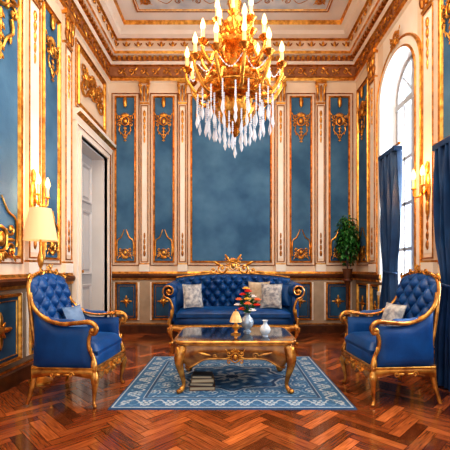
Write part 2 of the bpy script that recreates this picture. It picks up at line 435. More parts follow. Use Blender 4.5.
# over-door panel + door surround
m=M(ML)
for a,b in((DY0-.15,DY0),(DY1,DY1+.15)):
    m.ext(a,b,[(0,0),(.045,0),(.045,DH+.1),(0,DH+.1)],CREAM2)
m.box(DY0-.15,DH,0,DY1+.15,DH+.13,.05,CREAM2)
m.sweep([(DY1+.0,0),(DY1+.0,DH),(DY0-.0,DH),(DY0-.0,0)],[(-.035,.045),(-.035,.075),(0,.075),(0,0)],CREAM2)
m.sweep([(DY1+.15,0),(DY1+.15,DH+.13),(DY0-.15,DH+.13),(DY0-.15,0)],[(-.001,0),(-.001,.07),(.03,.07),(.03,.04)],[CREAM2,CREAM2,GOLDD])
m.ext(DY0-.18,DY1+.18,[(0,DH+.13),(.06,DH+.13),(.08,DH+.2),(.13,DH+.24),(.14,DH+.28),(0,DH+.28)],[CREAM2,CREAM2,GOLD,CREAM2,CREAM2])
m.box(DY0,0,-.29,DY0+.02,DH,0,WHITE); m.box(DY1-.02,0,-.29,DY1,DH,0,WHITE); m.box(DY0,DH-.02,-.29,DY1,DH,0,WHITE)
trim(m,'white moulded door surround with cornice')
m=M(ML)
a,b,v0,v1=DY0+.02,DY1-.02,3.3,4.1
m.frame(a-.06,v0-.05,b+.06,v1+.05,GOLDD,.02,.02); m.frame(a,v0,b,v1,GOLD,.045,.035)
cartouche(m,(a+b)/2,(v0+v1)/2,.26,GOLD,.03,drop=False)
for sd in(-1,1):
    cx=(a+b)/2+sd*.32
    spiral(m,cx,3.62,.13,0 if sd<0 else pi,1.3,sd,.018,GOLD,.02); spiral(m,cx+sd*.02,3.85,.09,0 if sd<0 else pi,1.2,-sd,.014,GOLD,.02)
    for k in range(4): leaf(m,cx-sd*.1,3.68,pi/2-sd*(k*.5-.3),.2,.05,GOLD,.025)
trim(m,'gilded overdoor relief panel')
m=M(ML)
a,b=DY0+.02,DY1-.02
m.box(a,.005,-.25,b,DH-.02,-.20,GREYD)
mid=(a+b)/2
m.box(mid-.015,.005,-.20,mid+.015,DH-.02,-.18,GREYM)
for (p,q) in((a+.07,mid-.06),(mid+.06,b-.07)):
    for(z0,z1) in((.2,.85),(1.0,2.0),(2.12,2.72)):
        m.frame(p,z0,q,z1,GREYM,.045,.03,-.20); m.box(p+.085,z0+.085,-.20,q-.085,z1-.085,-.185,GREYM)
m.obj('door_1',kind='structure',label='pale grey panelled double door')
m=M(ML); m.lathe([(.0,0),(.02,0),(.02,.006),(.008,.01),(.008,.03),(.025,.045),(.025,.055),(.0,.065)],GOLD,(mid+.05,1.05,-.20),12)
m.obj('door_handle',kind='structure',label='gilded round door knob').parent=bpy.data.objects['door_1']

# cornice
m=M()
prof=[(0,4.24),(.04,4.25),(.06,4.29),(.05,4.32),(.02,4.33),(.02,4.50),(.05,4.52),(.08,4.56),(.07,4.57),(.07,4.635),(.14,4.65),(.15,4.69),(.17,4.71),(.175,4.84),(.21,4.86),(.27,4.89),(.29,4.94),(.36,4.98),(.38,5.04)]
pm=[CREAM2,GOLD,GOLDD,GOLD,FRIEZE,GOLD,CREAM2,CREAM,FRIEZE,CREAM2,GOLD,CREAM2,CREAM,GOLD,CREAM2,CREAM2,CREAM2,GOLD]
m.sweep([(XR,Y0),(XR,YB),(XL,YB),(XL,Y0)],prof,pm)
trim(m,'gilded ceiling cornice')
def dent(T,u0,u1,name):
    m=M(T); u=u0
    while u<u1:
        m.box(u,4.57,.06,u+.045,4.63,.12,GOLD); u+=.085
    u=u0+.02; k=0
    while u<u1-.1:
        f=1 if k%2 else -1
        spiral(m,u+.07,4.415,.055,-f*pi/2,1.1,f,.011,GOLD,.03,9)
        leaf(m,u+.12,4.415,f*.8,.1,.035,GOLD,.03); leaf(m,u+.12,4.415,-f*.8,.07,.03,GOLDD,.03)
        u+=.19; k+=1
    u=u0+.06
    while u<u1-.1:
        leaf(m,u,4.735,pi/2,.09,.05,GOLD,.185); leaf(m,u-.02,4.745,pi/2+.7,.07,.025,GOLDD,.185); leaf(m,u+.02,4.745,pi/2-.7,.07,.025,GOLDD,.185); u+=.19
    trim(m,'gilded frieze with scrolls and dentils')
dent(MB,XL+.1,XR-.1,'b'); dent(ML,2.6,YB-.1,'l'); dent(MR,-YB+.1,-2.6,'r')
m=M()
pr=[(0,HC),(0,HC-.02),(.012,HC-.028),(.025,HC-.02),(.04,HC-.022),(.05,HC)]
m.sweep([(XL+.62,1.0),(XR-.62,1.0),(XR-.62,YB-.58),(XL+.62,YB-.58)],pr,[GOLD,GOLD,GOLDD,CREAM2,GOLD],True)
m.box(XL+.67,1.05,HC-.008,XR-.67,YB-.63,HC-.001,CEILIN)
Tc=basis((1,0,0),(0,1,0),(0,0,-1),(0,0,HC)); m.T=Tc
yy=YB-.80
for x in(-1.25,.04,1.33): cartouche(m,x,yy,.09,GOLD,.012,drop=False)
for x0 in(-.62,.70):
    for sd in(-1,1):
        spiral(m,x0+sd*.14,yy,.07,0 if sd<0 else pi,1.3,sd,.008,GOLDD,.010)
        m.tube([(x0+sd*.22,yy-.04,.01,.006),(x0+sd*.32,yy+.05,.01,.006),(x0+sd*.44,yy-.02,.01,.004)],GOLDD,5,smooth=3)
trim(m,'gilded ceiling mouldings around pale blue grey field')

# ---------------------------------------------------------------- rug
RX0,RX1,RY0,RY1=-.95,.99,2.79,4.45
nx,ny=320,274
cw,ch=(RX1-RX0),(RY1-RY0)
def rugcol(x,y):
    e=min(cw/2-abs(x),ch/2-abs(y))
    navy=(.026,.075,.16); mid_=(.045,.14,.275); lt=(.16,.29,.42); cr_=(.45,.51,.55)
    if e<.024: return navy
    if e<.034: return cr_
    if e<.22:
        s=x if (ch/2-abs(y))<(cw/2-abs(x)) else y
        q=(e-.128)/.09; p=((s/.2)%1)*2-1
        r=math.hypot(p*1.15,q); th=math.atan2(q,p)
        if r<.18: return cr_
        if r<.27: return navy
        if r<.56+.18*math.cos(6*th): return cr_ if math.cos(6*th)>.4 else lt
        vine=math.sin(2*pi*s/.2+pi/2)*.62
        if abs(q-vine)<.12: return cr_
        if abs(q+vine)<.08: return lt
        return mid_
    if e<.228: return cr_
    if e<.252: return navy
    if e<.260: return lt
    r=math.hypot(x/.52,y/.40); th=math.atan2(y/.40,x/.52)
    k=1+.09*math.cos(8*th)+.03*math.cos(16*th)
    if r<k:
        rr=r/k
        if rr>.955: return cr_
        if rr>.88: return navy
        if rr<.13: return navy
        if rr<.26+.09*math.cos(8*th): return cr_
        p=math.sin(5.5*pi*rr+1.2*math.cos(8*th))*math.cos(8*th+4*rr)
        if p>.6: return cr_
        if p>.28: return lt
        if p<-.75: return navy
        return mid_
    g=.175; row=math.floor(y/g); xo=x+(g/2 if row%2 else 0); col_=math.floor(xo/g)
    px=(xo/g-col_)*2-1; py=(y/g-row)*2-1
    hsh=(col_*7+row*13)%5
    r2=math.hypot(px,py); t2=math.atan2(py,px)+hsh
    if r2<.12: return navy
    if r2<.32+.16*math.cos((5+hsh%2)*t2): return cr_
    if r2<.42+.16*math.cos((5+hsh%2)*t2): return lt
    sp_=math.sin(t2*2+7*r2)
    if .5<r2<1.0 and sp_>.7: return lt
    if .55<r2<.95 and sp_<-.85: return cr_
    return mid_
vs=[];fs=[];cc=[]
for j in range(ny+1):
    for i in range(nx+1):
        x=-cw/2+cw*i/nx; y=-ch/2+ch*j/ny
        edge=(i in(0,nx) or j in(0,ny))
        vs.append((x,y,0.001 if edge else .010)); cc.append(rugcol(x,y))
for j in range(ny):
    for i in range(nx):
        a=j*(nx+1)+i; fs.append((a,a+1,a+nx+2,a+nx+1))
me=bpy.data.meshes.new('rug'); me.from_pydata(vs,[],fs); me.materials.append(RUGM)
at=me.color_attributes.new('Col','FLOAT_COLOR','POINT')
for i,c in enumerate(cc): at.data[i].color=(*c,1)
mk(me,'rug',label='blue and cream oriental rug with floral border',cat='rug',loc=((RX0+RX1)/2,(RY0+RY1)/2,0))
RZ=.0108

# ---------------------------------------------------------------- upholstery helpers
def tuft(u,v,nu_,nv_,amp):
    a=math.sin(pi*(u*nu_+v*nv_)); b=math.sin(pi*(u*nu_-v*nv_))
    return amp*(abs(a*b)**.4)
def tufted(m,px,z0,ztop,yf,nu_,nv_,amp,bul,nu=60,nv=24,back=.08,mt=VELVET):
    def env(u,v): return min(1,(min(u,1-u)*9))**.5*min(1,(min(v,1-v)*7))**.5
    def F(u,v):
        x=(2*u-1)*px(v); z=z0+v*(ztop(x)-z0)
        return (x,yf(z)-(bul*env(u,v)+tuft(u,v,nu_,nv_,amp)*env(u,v)),z)
    def B(u,v):
        x=(2*u-1)*px(v); z=z0+v*(ztop(x)-z0)
        return (x,yf(z)+back*env(u,v),z)
    m.grid(F,nu,nv,mt); m.grid(lambda u,v:B(1-u,v),24,8,mt)
    for i in range(0,2*nu_+1):
        for j in range(0,2*nv_+1):
            u=i/(2*nu_); v=j/(2*nv_)
            if (i+j)%2==0 and .05<u<.95 and .08<v<.92:
                p=F(u,v); m.ell((p[0],p[1]-.004,p[2]),(.011,.008,.011),mt,nu=6,nv=4)
def cabriole(m,x,y,zt,sx,sy,r,mt,z0=0.0,out=.03,knee=True):
    H=zt-z0
    m.tube([(x,y,zt,r*.95),(x+sx*out*.7,y+sy*out*.7,z0+H*.82,r*1.05),(x+sx*out*.8,y+sy*out*.8,z0+H*.62,r*.8),(x+sx*out*.1,y+sy*out*.1,z0+H*.35,r*.5),(x-sx*out*.2,y-sy*out*.2,z0+H*.16,r*.38),(x+sx*out*.4,y+sy*out*.4,z0+H*.06,r*.5),(x+sx*out*.7,y+sy*out*.7,z0+r*.40,r*.34)],mt,10)
    c=(x+sx*out*.9,y+sy*out*.9,z0+r*.42)
    m.ell(c,(r*.55,r*.55,r*.42),mt,nu=8,nv=6)
    if knee: m.ell((x+sx*(out+r*.5),y+sy*(out+r*.5),z0+H*.8),(r*.5,r*.5,r*.9),mt,nu=8,nv=6)
def pillow(name,T,w,h,t,mt,label,cat='cushion',group=None,edge=None):
    m=M(T)
    def S(sg):
        def f(u,v):
            X=2*u-1;Y=2*v-1
            th=t*math.sqrt(max(0,(1-X**4)*(1-Y**4)))*(.65+.35*(1-X*X)*(1-Y*Y))
            return (w/2*X*(1-.09*(1-Y*Y)),h/2*Y*(1-.09*(1-X*X)),sg*th/2)
        return f
    m.grid(S(1),14,14,mt); m.grid(lambda u,v:S(-1)(1-u,v),14,14,mt)
    e=[]
    for q in range(24):
        s_=q/24*4; k=int(s_); f=s_-k
        X,Y=[(-1+2*f,-1),(1,-1+2*f),(1-2*f,1),(-1,1-2*f)][k]
        e.append((w/2*X*(1-.09*(1-Y*Y)),h/2*Y*(1-.09*(1-X*X)),0,.006))
    m.tube(e,edge or mt,5,closed=True,smooth=1)
    return m.obj(name,label=label,cat=cat,group=group)

# ---------------------------------------------------------------- armchair
def armchair(loc,rz,label):
    root=E('armchair',loc,label,'armchair',rz)
    root.scale=(.93,.95,1.0)
    hw=.325; yF,yR=-.30,.22
    m=M()
    m.ell((0,-.035,.345),(hw-.012,.290,.085),VELVET,nu=32,nv=12,e=.3)
    m.obj('seat_base',root)
    m=M()
    def cush(u,v):
        X=2*u-1;Y=2*v-1
        return (X*(hw-.045),-.05+Y*.270,.435+.075*((1-X**8)*(1-Y**8))**.5+.008*(1-X*X)*(1-Y*Y))
    m.grid(cush,20,20,VELVET); m.grid(lambda u,v:((1-2*u)*(hw-.05),-.05+(2*v-1)*.265,.41),2,2,VELVET)
    m.box(-(hw-.052),-.315,.40,hw-.052,.21,.44,VELVET)
    m.obj('seat_cushion',root)
    m=M()
    def railf(u,v):
        X=2*u-1
        low=.205+.03*abs(math.sin(1.5*pi*X))-.025*(1-abs(X))
        z=.315+(low-.315)*v
        return (X*hw,yF-.02-.022*math.sin(pi*v),z)
    m.grid(railf,24,4,GOLDW)
    for sd in(-1,1):
        def g(u,v,sd=sd):
            low=.225+.03*abs(math.sin(pi*u*1.0))
            z=.305+(low-.305)*v
            return (sd*(hw+.012+.017*math.sin(pi*v)),yF+(yR-yF)*u,z)
        m.grid(g,16,4,GOLDW)
        m.tube([(sd*(hw+.017),yF-.02,.308,.009),(sd*(hw+.017),yR,.308,.009)],GOLD,6,smooth=1)
    m.tube([(-hw-.015,yF-.022,.316,.011),(hw+.015,yF-.022,.316,.011)],GOLD,6,smooth=1)
    m.box(-hw,yR-.02,.23,hw,yR+.02,.315,GOLDW)
    m.T=basis((1,0,0),(0,0,1),(0,-1,0),(0,yF-.033,.25)); cartouche(m,0,0,.06,GOLD,.012,drop=False)
    for sd in(-1,1):
        spiral(m,sd*.16,0,.03,0,1.2,sd,.006,GOLD,.012,10); leaf(m,sd*.08,0,0 if sd>0 else pi,.07,.02,GOLD,.012)
        m.T=basis((0,sd,0),(0,0,1),(sd,0,0),(sd*(hw+.02),-.04,.262))
        for k in(-1,1): spiral(m,k*.08,0,.026,0,1.2,k,.005,GOLD,.006,9); leaf(m,k*.01,0,0 if k>0 else pi,.06,.02,GOLD,.008)
        m.T=basis((1,0,0),(0,0,1),(0,-1,0),(0,yF-.033,.25))
    m.obj('seat_rail',root)
    for sx in(-1,1):
        m=M(); cabriole(m,sx*(hw-.012),yF,.28,sx,-1,.034,GOLDW,out=.014); m.obj('leg',root)
        m=M()
        m.tube([(sx*(hw-.02),yR,.32,.028),(sx*(hw-.02),yR+.01,.2,.024),(sx*(hw-.01),yR+.03,.1,.019),(sx*(hw-.0),yR+.055,.016,.017)],GOLDW,8); m.obj('leg',root)
    yb=lambda z:.20+max(0,z-.40)*.13
    ztop=lambda x:1.01+.045*math.cos(pi*x/(2*.31))-.04*(abs(x)/.31)**5
    pxw=lambda v:.275+.03*math.sin(pi*min(1,v*.85))
    m=M(); tufted(m,pxw,.42,ztop,yb,4,4,.055,.02,nu=64,nv=56,back=.04); m.obj('backrest',root)
    m=M()
    pts=[]
    for v in(0,.2,.4,.6,.8,.95): 
        x=pxw(v); z=.34+v*(ztop(x)-.34); pts.append((x+.010,yb(z)+.005,z,.016))
    for x in(.26,.21,.14,.07,0): 
        z=ztop(x)+.010; pts.append((x,yb(z)+.005,z,.018))
    full=pts+[(-p[0],p[1],p[2],p[3]) for p in pts[::-1][1:]]
    m.tube(full,GOLDW,8,smooth=3)
    z=1.065; m.T=basis((1,0,0),(0,-.13,.991),(0,-.991,-.13),(0,yb(z)-.0,z))
    cartouche(m,0,.02,.055,GOLD,.012,drop=False)
    for sd in(-1,1):
        spiral(m,sd*.12,.005,.04,0 if sd<0 else pi,1.2,sd,.009,GOLD,.01); leaf(m,sd*.15,-.01,(-.25 if sd>0 else pi+.25),.12,.026,GOLD,.01)
        spiral(m,sd*.28,-.045,.032,pi/2,1.3,-sd,.010,GOLD,.012)
    m.obj('back_frame',root)
    for sd in(-1,1):
        m=M()
        top=lambda u: .645+.17*max(0,(u-.55)/.45)**1.6
        def g(u,v,sd=sd,o=1):
            y=-.275+u*.505; z=.30+v*(top(u)-.01-.30)
            e=min(1,min(u,1-u)*8)**.5*min(1,min(v,1-v)*6)**.5
            return (sd*(hw-.02+o*.036*e),y,z)
        m.grid(lambda u,v:g(u,v),20,10,VELVET); m.grid(lambda u,v:g(1-u,v,o=-1.0),20,10,VELVET)
        m.obj('side_panel',root)
        m=M(); X=sd*(hw-.01)
        m.tube([(X-sd*.015,.26,.90,.014),(X-sd*.0,.23,.80,.017),(X+sd*.010,.13,.705,.018),(X+sd*.02,-.02,.660,.018),(X+sd*.025,-.17,.668,.018),(X+sd*.03,-.28,.675,.020),(X+sd*.03,-.335,.632,.019),(X+sd*.03,-.316,.585,.016),(X+sd*.03,-.28,.594,.013),(X+sd*.03,-.288,.622,.011)],GOLDW,8)
        m.tube([(X-sd*.030,.20,.735,.010),(X-sd*.030,.10,.690,.011),(X-sd*.030,-.05,.660,.011),(X-sd*.030,-.25,.672,.012)],GOLDW,6)
        m.tube([(X-sd*.030,-.25,.672,.012),(X,-.29,.668,.016),(X+sd*.03,-.29,.668,.018)],GOLDW,6)
        m.ell((X+sd*.032,-.298,.612),(.020,.022,.022),GOLD,nu=10,nv=6)
        m.tube([(X+sd*.02,-.29,.600,.017),(X+sd*.015,-.262,.54,.016),(X+sd*.01,-.262,.47,.017),(X,-.288,.40,.019),(X+sd*.01,-.308,.33,.025),(X,-.302,.27,.028)],GOLDW,8)
        m.T=basis((0,sd,0),(0,0,1),(sd,0,0),(X+sd*.022,-.285,.40))
        leaf(m,0,.0,pi/2,.08,.022,GOLD,0); leaf(m,sd*-.01,-.02,-pi/2,.08,.028,GOLD,0)
        m.obj('arm',root)
        m=M()
        def pad(u,v,sd=sd,X=X):
            a=pi*u; y=.10-.26*v
            zc=.662+.03*max(0,(.35-v)/.35)**1.5
            e=min(1,min(v,1-v)*6)**.5
            return (X-.004*sd+ .029*math.cos(a),y,zc+.034*math.sin(a)*e)
        m.grid(pad,12,16,VELV2); m.obj('arm_pad',root)
    return root
armchair((-1.335,3.15,0),math.radians(86),'blue velvet armchair with gilded frame holding a pale blue cushion')
armchair((1.405,3.17,0),math.radians(-86),'blue velvet armchair with gilded frame holding a grey cushion')
def TT(loc,rx=0,ry=0,rz=0):
    return Matrix.Translation(loc)@Matrix.Rotation(rz,4,'Z')@Matrix.Rotation(ry,4,'Y')@Matrix.Rotation(rx,4,'X')
pillow('cushion',TT((-1.40,3.26,.645),math.radians(68),0,math.radians(80)),.26,.23,.10,PILB,'small pale blue cushion on the armchair seat')
pillow('cushion',TT((1.47,3.26,.655),math.radians(70),0,math.radians(-78)),.27,.25,.11,PILW,'small grey patterned cushion on the armchair seat')

# ---------------------------------------------------------------- sofa
root=E('sofa',(.05,5.52,0),'long blue tufted velvet sofa with carved gilded crest and arms','sofa')
root.scale=(.96,1,1)
hw=.98; yF,yR=-.36,.30
yb=lambda z:.20+max(0,z-.4)*.14
ztop=lambda x:1.0-.07*(abs(x)/.98)**2.5
m=M(); tufted(m,lambda v:.93+.03*v,.40,ztop,yb,11,3,.085,.025,nu=176,nv=40,back=.08); m.obj('backrest',root)
m=M()
pts=[(x,yb(ztop(x))+.0,ztop(x)+.012,.016) for x in [(-.95+1.9*i/16) for i in range(17)]]
m.tube(pts,GOLDW,8,smooth=2)
m.T=basis((1,0,0),(0,0,1),(0,-1,0),(0,yb(1.0)-.0,1.075))
cartouche(m,0,.06,.145,GOLD,.01,drop=False)
for sd in(-1,1):
    spiral(m,sd*.19,.02,.085,0 if sd<0 else pi,1.3,sd,.018,GOLD,.01); spiral(m,sd*.33,-.01,.055,0 if sd<0 else pi,1.2,sd,.014,GOLD,.01)
    leaf(m,sd*.2,.06,(.5 if sd>0 else pi-.5),.16,.05,GOLD,.01); leaf(m,sd*.36,-.03,(-.1 if sd>0 else pi+.1),.2,.04,GOLD,.01)
    leaf(m,sd*.05,.12,pi/2-sd*.6,.16,.045,GOLD,.01)
m.obj('crest_rail',root)
m=M()
m.ell((0,-.06,.325),(.93,.30,.075),VELVET,nu=60,nv=12,e=.3); m.obj('seat_base',root)
m=M()
def cush(u,v):
    X=2*u-1;Y=2*v-1
    return (X*.86,-.09+Y*.29,.44+.06*((1-X**12)*(1-Y**6))**.5+.015*(1-Y*Y))
m.grid(cush,60,20,VELVET); m.box(-.855,-.375,.39,.855,.19,.445,VELVET); m.obj('seat_cushion',root)
m=M()
def rf(u,v):
    X=2*u-1
    low=.175+.03*abs(math.sin(3.5*pi*X))
    return (X*.95,yF-.01-.02*math.sin(pi*v),.275+(low-.275)*v)
m.grid(rf,60,4,GOLDW); m.tube([(-.96,yF-.01,.275,.014),(.96,yF-.01,.275,.014)],GOLD,6,smooth=1)
for sd in(-1,1): m.box(sd*.93-.02,yF,.19,sd*.93+.02,yR,.275,GOLDW)
m.box(-.93,yR-.02,.19,.93,yR+.02,.3,GOLDW)
m.T=basis((1,0,0),(0,0,1),(0,-1,0),(0,yF-.02,.225)); cartouche(m,0,0,.07,GOLD,.012,drop=False)
for k in(-3,-2,-1,1,2,3): 
    spiral(m,k*.24,0,.035,0,1.2,1 if k>0 else -1,.007,GOLD,.012,9); leaf(m,k*.24-.12,0,0,.1,.025,GOLD,.012)
m.obj('seat_rail',root)
for sx in(-1,1):
    m=M(); cabriole(m,sx*.92,yF+.02,.27,sx,-1,.045,GOLDW); m.obj('leg',root)
    m=M(); m.tube([(sx*.90,yR-.02,.27,.035),(sx*.90,yR,.12,.028),(sx*.91,yR+.03,.012,.022)],GOLDW,8); m.obj('leg',root)
for sx in(-.32,.32):
    m=M(); cabriole(m,sx,yF+.02,.22,0,-1,.038,GOLDW); m.obj('leg',root)
for sd in(-1,1):
    m=M()
    m.ell((sd*.93,-.03,.50),(.065,.30,.23),VELVET,nu=20,nv=14,e=.45)
    def roll(u,v,sd=sd):
        a=2*pi*u; y=-.34+.62*v; e=min(1,min(v,1-v)*10)**.5
        r=.108*(.6+.4*e)*(1+.12*abs(math.sin(5*pi*v+2*a))**.5-.05)
        return (sd*.965+r*math.cos(a),y,.765+r*math.sin(a)+.08*max(0,v-.5)**1.5)
    m.grid(roll,24,48,VELVET,closeu=True)
    m.obj('arm',root)
    m=M(basis((1,0,0),(0,0,1),(0,-1,0),(0,-.345,0)))
    spiral(m,sd*.965,.765,.105,-pi/2,1.6,-sd*-1,.015,GOLDW,.01,22)
    m.ell((sd*.965,.765,.01),(.035,.035,.02),GOLD)
    m.tube([(sd*.965,.66,.01,.019),(sd*.93,.60,.01,.019),(sd*.905,.50,.01,.021),(sd*.93,.40,.01,.025),(sd*.96,.32,.01,.028),(sd*.94,.24,.01,.028)],GOLDW,8)
    leaf(m,sd*.93,.36,pi/2,.16,.035,GOLD,.03)
    m.obj('arm_front',root)
def sp(x,y,z,rz,w,h,mt,lab,ty=14):
    pillow('cushion',TT((x,y,z),math.radians(90-ty),0,rz),w,h,.12,mt,lab,group='cushions on the sofa')
sp(-.73,5.42,.70,.5,.34,.36,VELV2,'blue velvet cushion leaning on the sofa arm')
sp(-.55,5.31,.69,.35,.29,.36,PILW,'grey and cream patterned cushion on the sofa',18)
sp(.44,5.47,.71,-.1,.32,.37,PILG,'cream gold cushion leaning on the sofa back')
sp(.61,5.31,.69,-.25,.31,.37,PILW,'grey and cream patterned cushion on the sofa',18)
sp(.78,5.45,.70,-.6,.32,.34,VELV2,'blue velvet cushion leaning on the sofa arm')

# ---------------------------------------------------------------- coffee table
tx,ty=.045,3.46
root=E('coffee_table',(tx,ty,RZ),'gilded serpentine coffee table with black glass top','table')
def oln(hw_,hd_,k=96,p=.2):
    out=[]
    for i in range(k):
        a=2*pi*(i+.5)/k; c,s=math.cos(a),math.sin(a)
        x=hw_*math.copysign(abs(c)**p,c); y=hd_*math.copysign(abs(s)**p,s)
        out.append((x*(1+.015*math.cos(pi*y/hd_)),y*(1+.05*math.cos(2*pi*x/hw_*.75))))
    return out
m=M(); m.prism(oln(.525,.370),.440,.462,TOPG); m.obj('table_top',root,label='reflective black glass top')
m=M()
m.tube([(x,y,.447,.017) for x,y in oln(.532,.377)],GOLDW,8,closed=True,smooth=1)
m.tube([(x,y,.425,.009) for x,y in oln(.51,.355)],GOLD,6,closed=True,smooth=1)
m.obj('table_rim',root)
m=M(); OL=oln(1,1,120)
def apr(u,v):
    i=int(round(u*120))%120; ox,oy=OL[i]
    low=.250-.045*math.cos(2*pi*ox)*(1 if abs(oy)>.6 else .3)
    z=.438+(low-.438)*v; s=.935+.085*math.sin(pi*min(1,v*1.08))-.05*v
    return (ox*.51*s,oy*.36*s,z)
m.grid(apr,120,12,BURL,closeu=True)
m.tube([(apr(i/120,1)[0],apr(i/120,1)[1],apr(i/120,1)[2],.010) for i in range(120)],GOLDW,6,closed=True,smooth=1)
m.prism(oln(.46,.31),.40,.438,WOODD)
for sg in(-1,1):
    m.T=basis((sg,0,0),(0,0,1),(0,-sg,0),(0,-sg*.392,.335))
    cartouche(m,0,-.01,.085,GOLD,.004,drop=False)
    for sd in(-1,1):
        spiral(m,sd*.17,0.0,.03,0,1.2,sd,.006,GOLDW,-.012,10); leaf(m,sd*.2,0,(.2 if sd>0 else pi-.2),.13,.024,GOLDW,-.026)
    m.T=basis((0,sg,0),(0,0,1),(sg,0,0),(sg*.517,0,.345))
    cartouche(m,0,0,.055,GOLD,.004,drop=False)
m.obj('apron',root)
for sx in(-1,1):
    for sy in(-1,1):
        m=M(); cabriole(m,sx*.458,sy*.308,.40,sx,sy,.046,GOLDW,out=.034,knee=False)
        R=Matrix.Rotation(math.atan2(sy,sx),3,'Z')
        m.ell(Vector((sx*.500,sy*.350,.35)),(.016,.030,.06),GOLD,rot=R,nu=8,nv=6); m.obj('leg',root)
TZ=RZ+.4625
root=E('table_lamp',(.055,3.40,TZ),'small gilded lamp with amber cream shade','lamp')
m=M(); m.lathe([(.0,0),(.045,0),(.045,.008),(.018,.018),(.012,.035),(.034,.06),(.038,.075),(.014,.10),(.012,.12),(.0,.121)],GOLD,n=16,flute=6,fa=.06); m.obj('base',root)
m=M(); m.lathe([(.058,.118),(.055,.125),(.045,.165),(.028,.20),(.022,.215),(0,.217)],LGOLD,n=32,flute=8,fa=.05)
m.obj('lamp_shade',root)
m=M(); m.ell((0,0,.225),(.008,.008,.014),GOLD); m.obj('finial',root)
vx,vy=.17,3.55
m=M(Matrix.Translation((vx,vy,TZ))); m.lathe([(0,0),(.040,0),(.040,.008),(.022,.02),(.055,.055),(.068,.095),(.055,.13),(.028,.155),(.026,.17),(.040,.188),(.035,.189),(.020,.17),(.0,.16)],SILV,n=24)
m.obj('flower_vase',label='silver blue glazed vase holding a mixed bouquet',cat='vase')
def flower(dx,dy,z,mt,r,lab):
    root=E('flower',(vx,vy,TZ+.165),lab,'flower',group='bouquet in the vase')
    m=M(); m.tube([(dx*.06,dy*.06,0,.003),(dx*.3,dy*.3,z*.5,.003),(dx,dy,z,.003)],LEAF,5)
    for k in range(4):
        a=random.random()*6.28; R=Matrix.Rotation(a,3,'Z')@Matrix.Rotation(-.6,3,'Y')
        c=Vector((dx*.6,dy*.6,z*.7)); m.ell(c+R@Vector((.03,0,0)),(.04,.014,.003),LEAF,rot=R,nu=6,nv=4)
    m.obj('stem',root)
    m=M(); 
    for ring,(cnt,tilt,rr) in enumerate(((7,.25,1),(6,.8,.8),(4,1.25,.6))):
        for k in range(cnt):
            R=Matrix.Rotation(2*pi*k/cnt+ring*.4,3,'Z')@Matrix.Rotation(-tilt,3,'Y')
            m.ell(Vector((dx,dy,z))+R@Vector((r*.55*rr,0,0)),(r*.55*rr,r*.38*rr,r*.16),mt,rot=R,nu=7,nv=4)
    m.obj('blossom',root)
for d in [(-.055,-.05,.055,RED,'red'),(.045,-.065,.045,WHP,'white'),(0,0,.15,YEL,'yellow'),(.09,0,.09,RED,'red'),(-.095,.01,.09,WHP,'white'),(-.04,.04,.19,RED,'red'),(.055,.04,.17,WHP,'white'),(.0,-.07,.11,PINK,'coral'),(-.08,.0,.145,PINK,'coral'),(.01,.01,.225,RED,'red'),(.10,.03,.14,PINK,'coral'),(-.01,.05,.25,YEL,'yellow')]:
    flower(d[0],d[1],d[2],d[3],.040,d[4]+' flower on a green stem in the vase')
m=M(Matrix.Translation((.325,3.32,TZ))); m.lathe([(0,0),(.028,0),(.025,.01),(.045,.035),(.052,.06),(.040,.09),(.019,.11),(.017,.13),(.028,.145),(.014,.138),(0,.13)],WHC,n=24)
m.obj('porcelain_vase',label='small blue and white porcelain vase on the coffee table',cat='vase')
z=RZ
for i,(w,d,h,mt,rz,lab) in enumerate(((.23,.17,.036,BK1,.05,'brown leather book lying at the bottom of the stack'),(.21,.155,.030,BK3,-.08,'dark grey book in the stack under the table'),(.205,.15,.034,BK2,.1,'tan book in the stack under the table'),(.18,.135,.026,BK3,-.02,'dark grey book lying on top of the stack'))):
    root=E('book',(-.25,3.28,z+.0003),lab,'book',rz,group='books stacked under the table')
    m=M(); m.box(-w/2,-d/2,0,w/2,d/2,.005,mt); m.box(-w/2,-d/2,h-.005,w/2,d/2,h,mt); m.box(-w/2,-d/2,.004,-w/2+.006,d/2,h-.004,mt); m.obj('cover',root)
    m=M(); m.box(-w/2+.006,-d/2+.006,.005,w/2-.006,d/2-.006,h-.005,PAGE); m.obj('pages',root)
    z+=h+.0003

# ---------------------------------------------------------------- chandelier
CX,CY=.05,3.6
root=E('chandelier',(CX,CY,2.2),'large gilded multi tier candle chandelier with crystal drops','chandelier')
Z0=2.2
def L(z): return z-Z0
m=M()
m.lathe([(0,L(2.40)),(.025,L(2.42)),(.05,L(2.46)),(.03,L(2.49)),(.09,L(2.53)),(.16,L(2.58)),(.20,L(2.65)),(.20,L(2.70)),(.16,L(2.75)),(.10,L(2.78)),(.10,L(2.80)),(.18,L(2.83)),(.27,L(2.87)),(.295,L(2.92)),(.25,L(2.955)),(.14,L(2.98)),(.10,L(3.01)),(.14,L(3.06)),(.165,L(3.11)),(.13,L(3.16)),(.09,L(3.2)),(.12,L(3.24)),(.20,L(3.27)),(.21,L(3.31)),(.11,L(3.34)),(.08,L(3.40)),(.12,L(3.46)),(.13,L(3.52)),(.08,L(3.58)),(.05,L(3.66)),(.07,L(3.74)),(.025,L(3.80)),(.0,L(3.83))],GOLDC,n=48,flute=12,fa=.035)
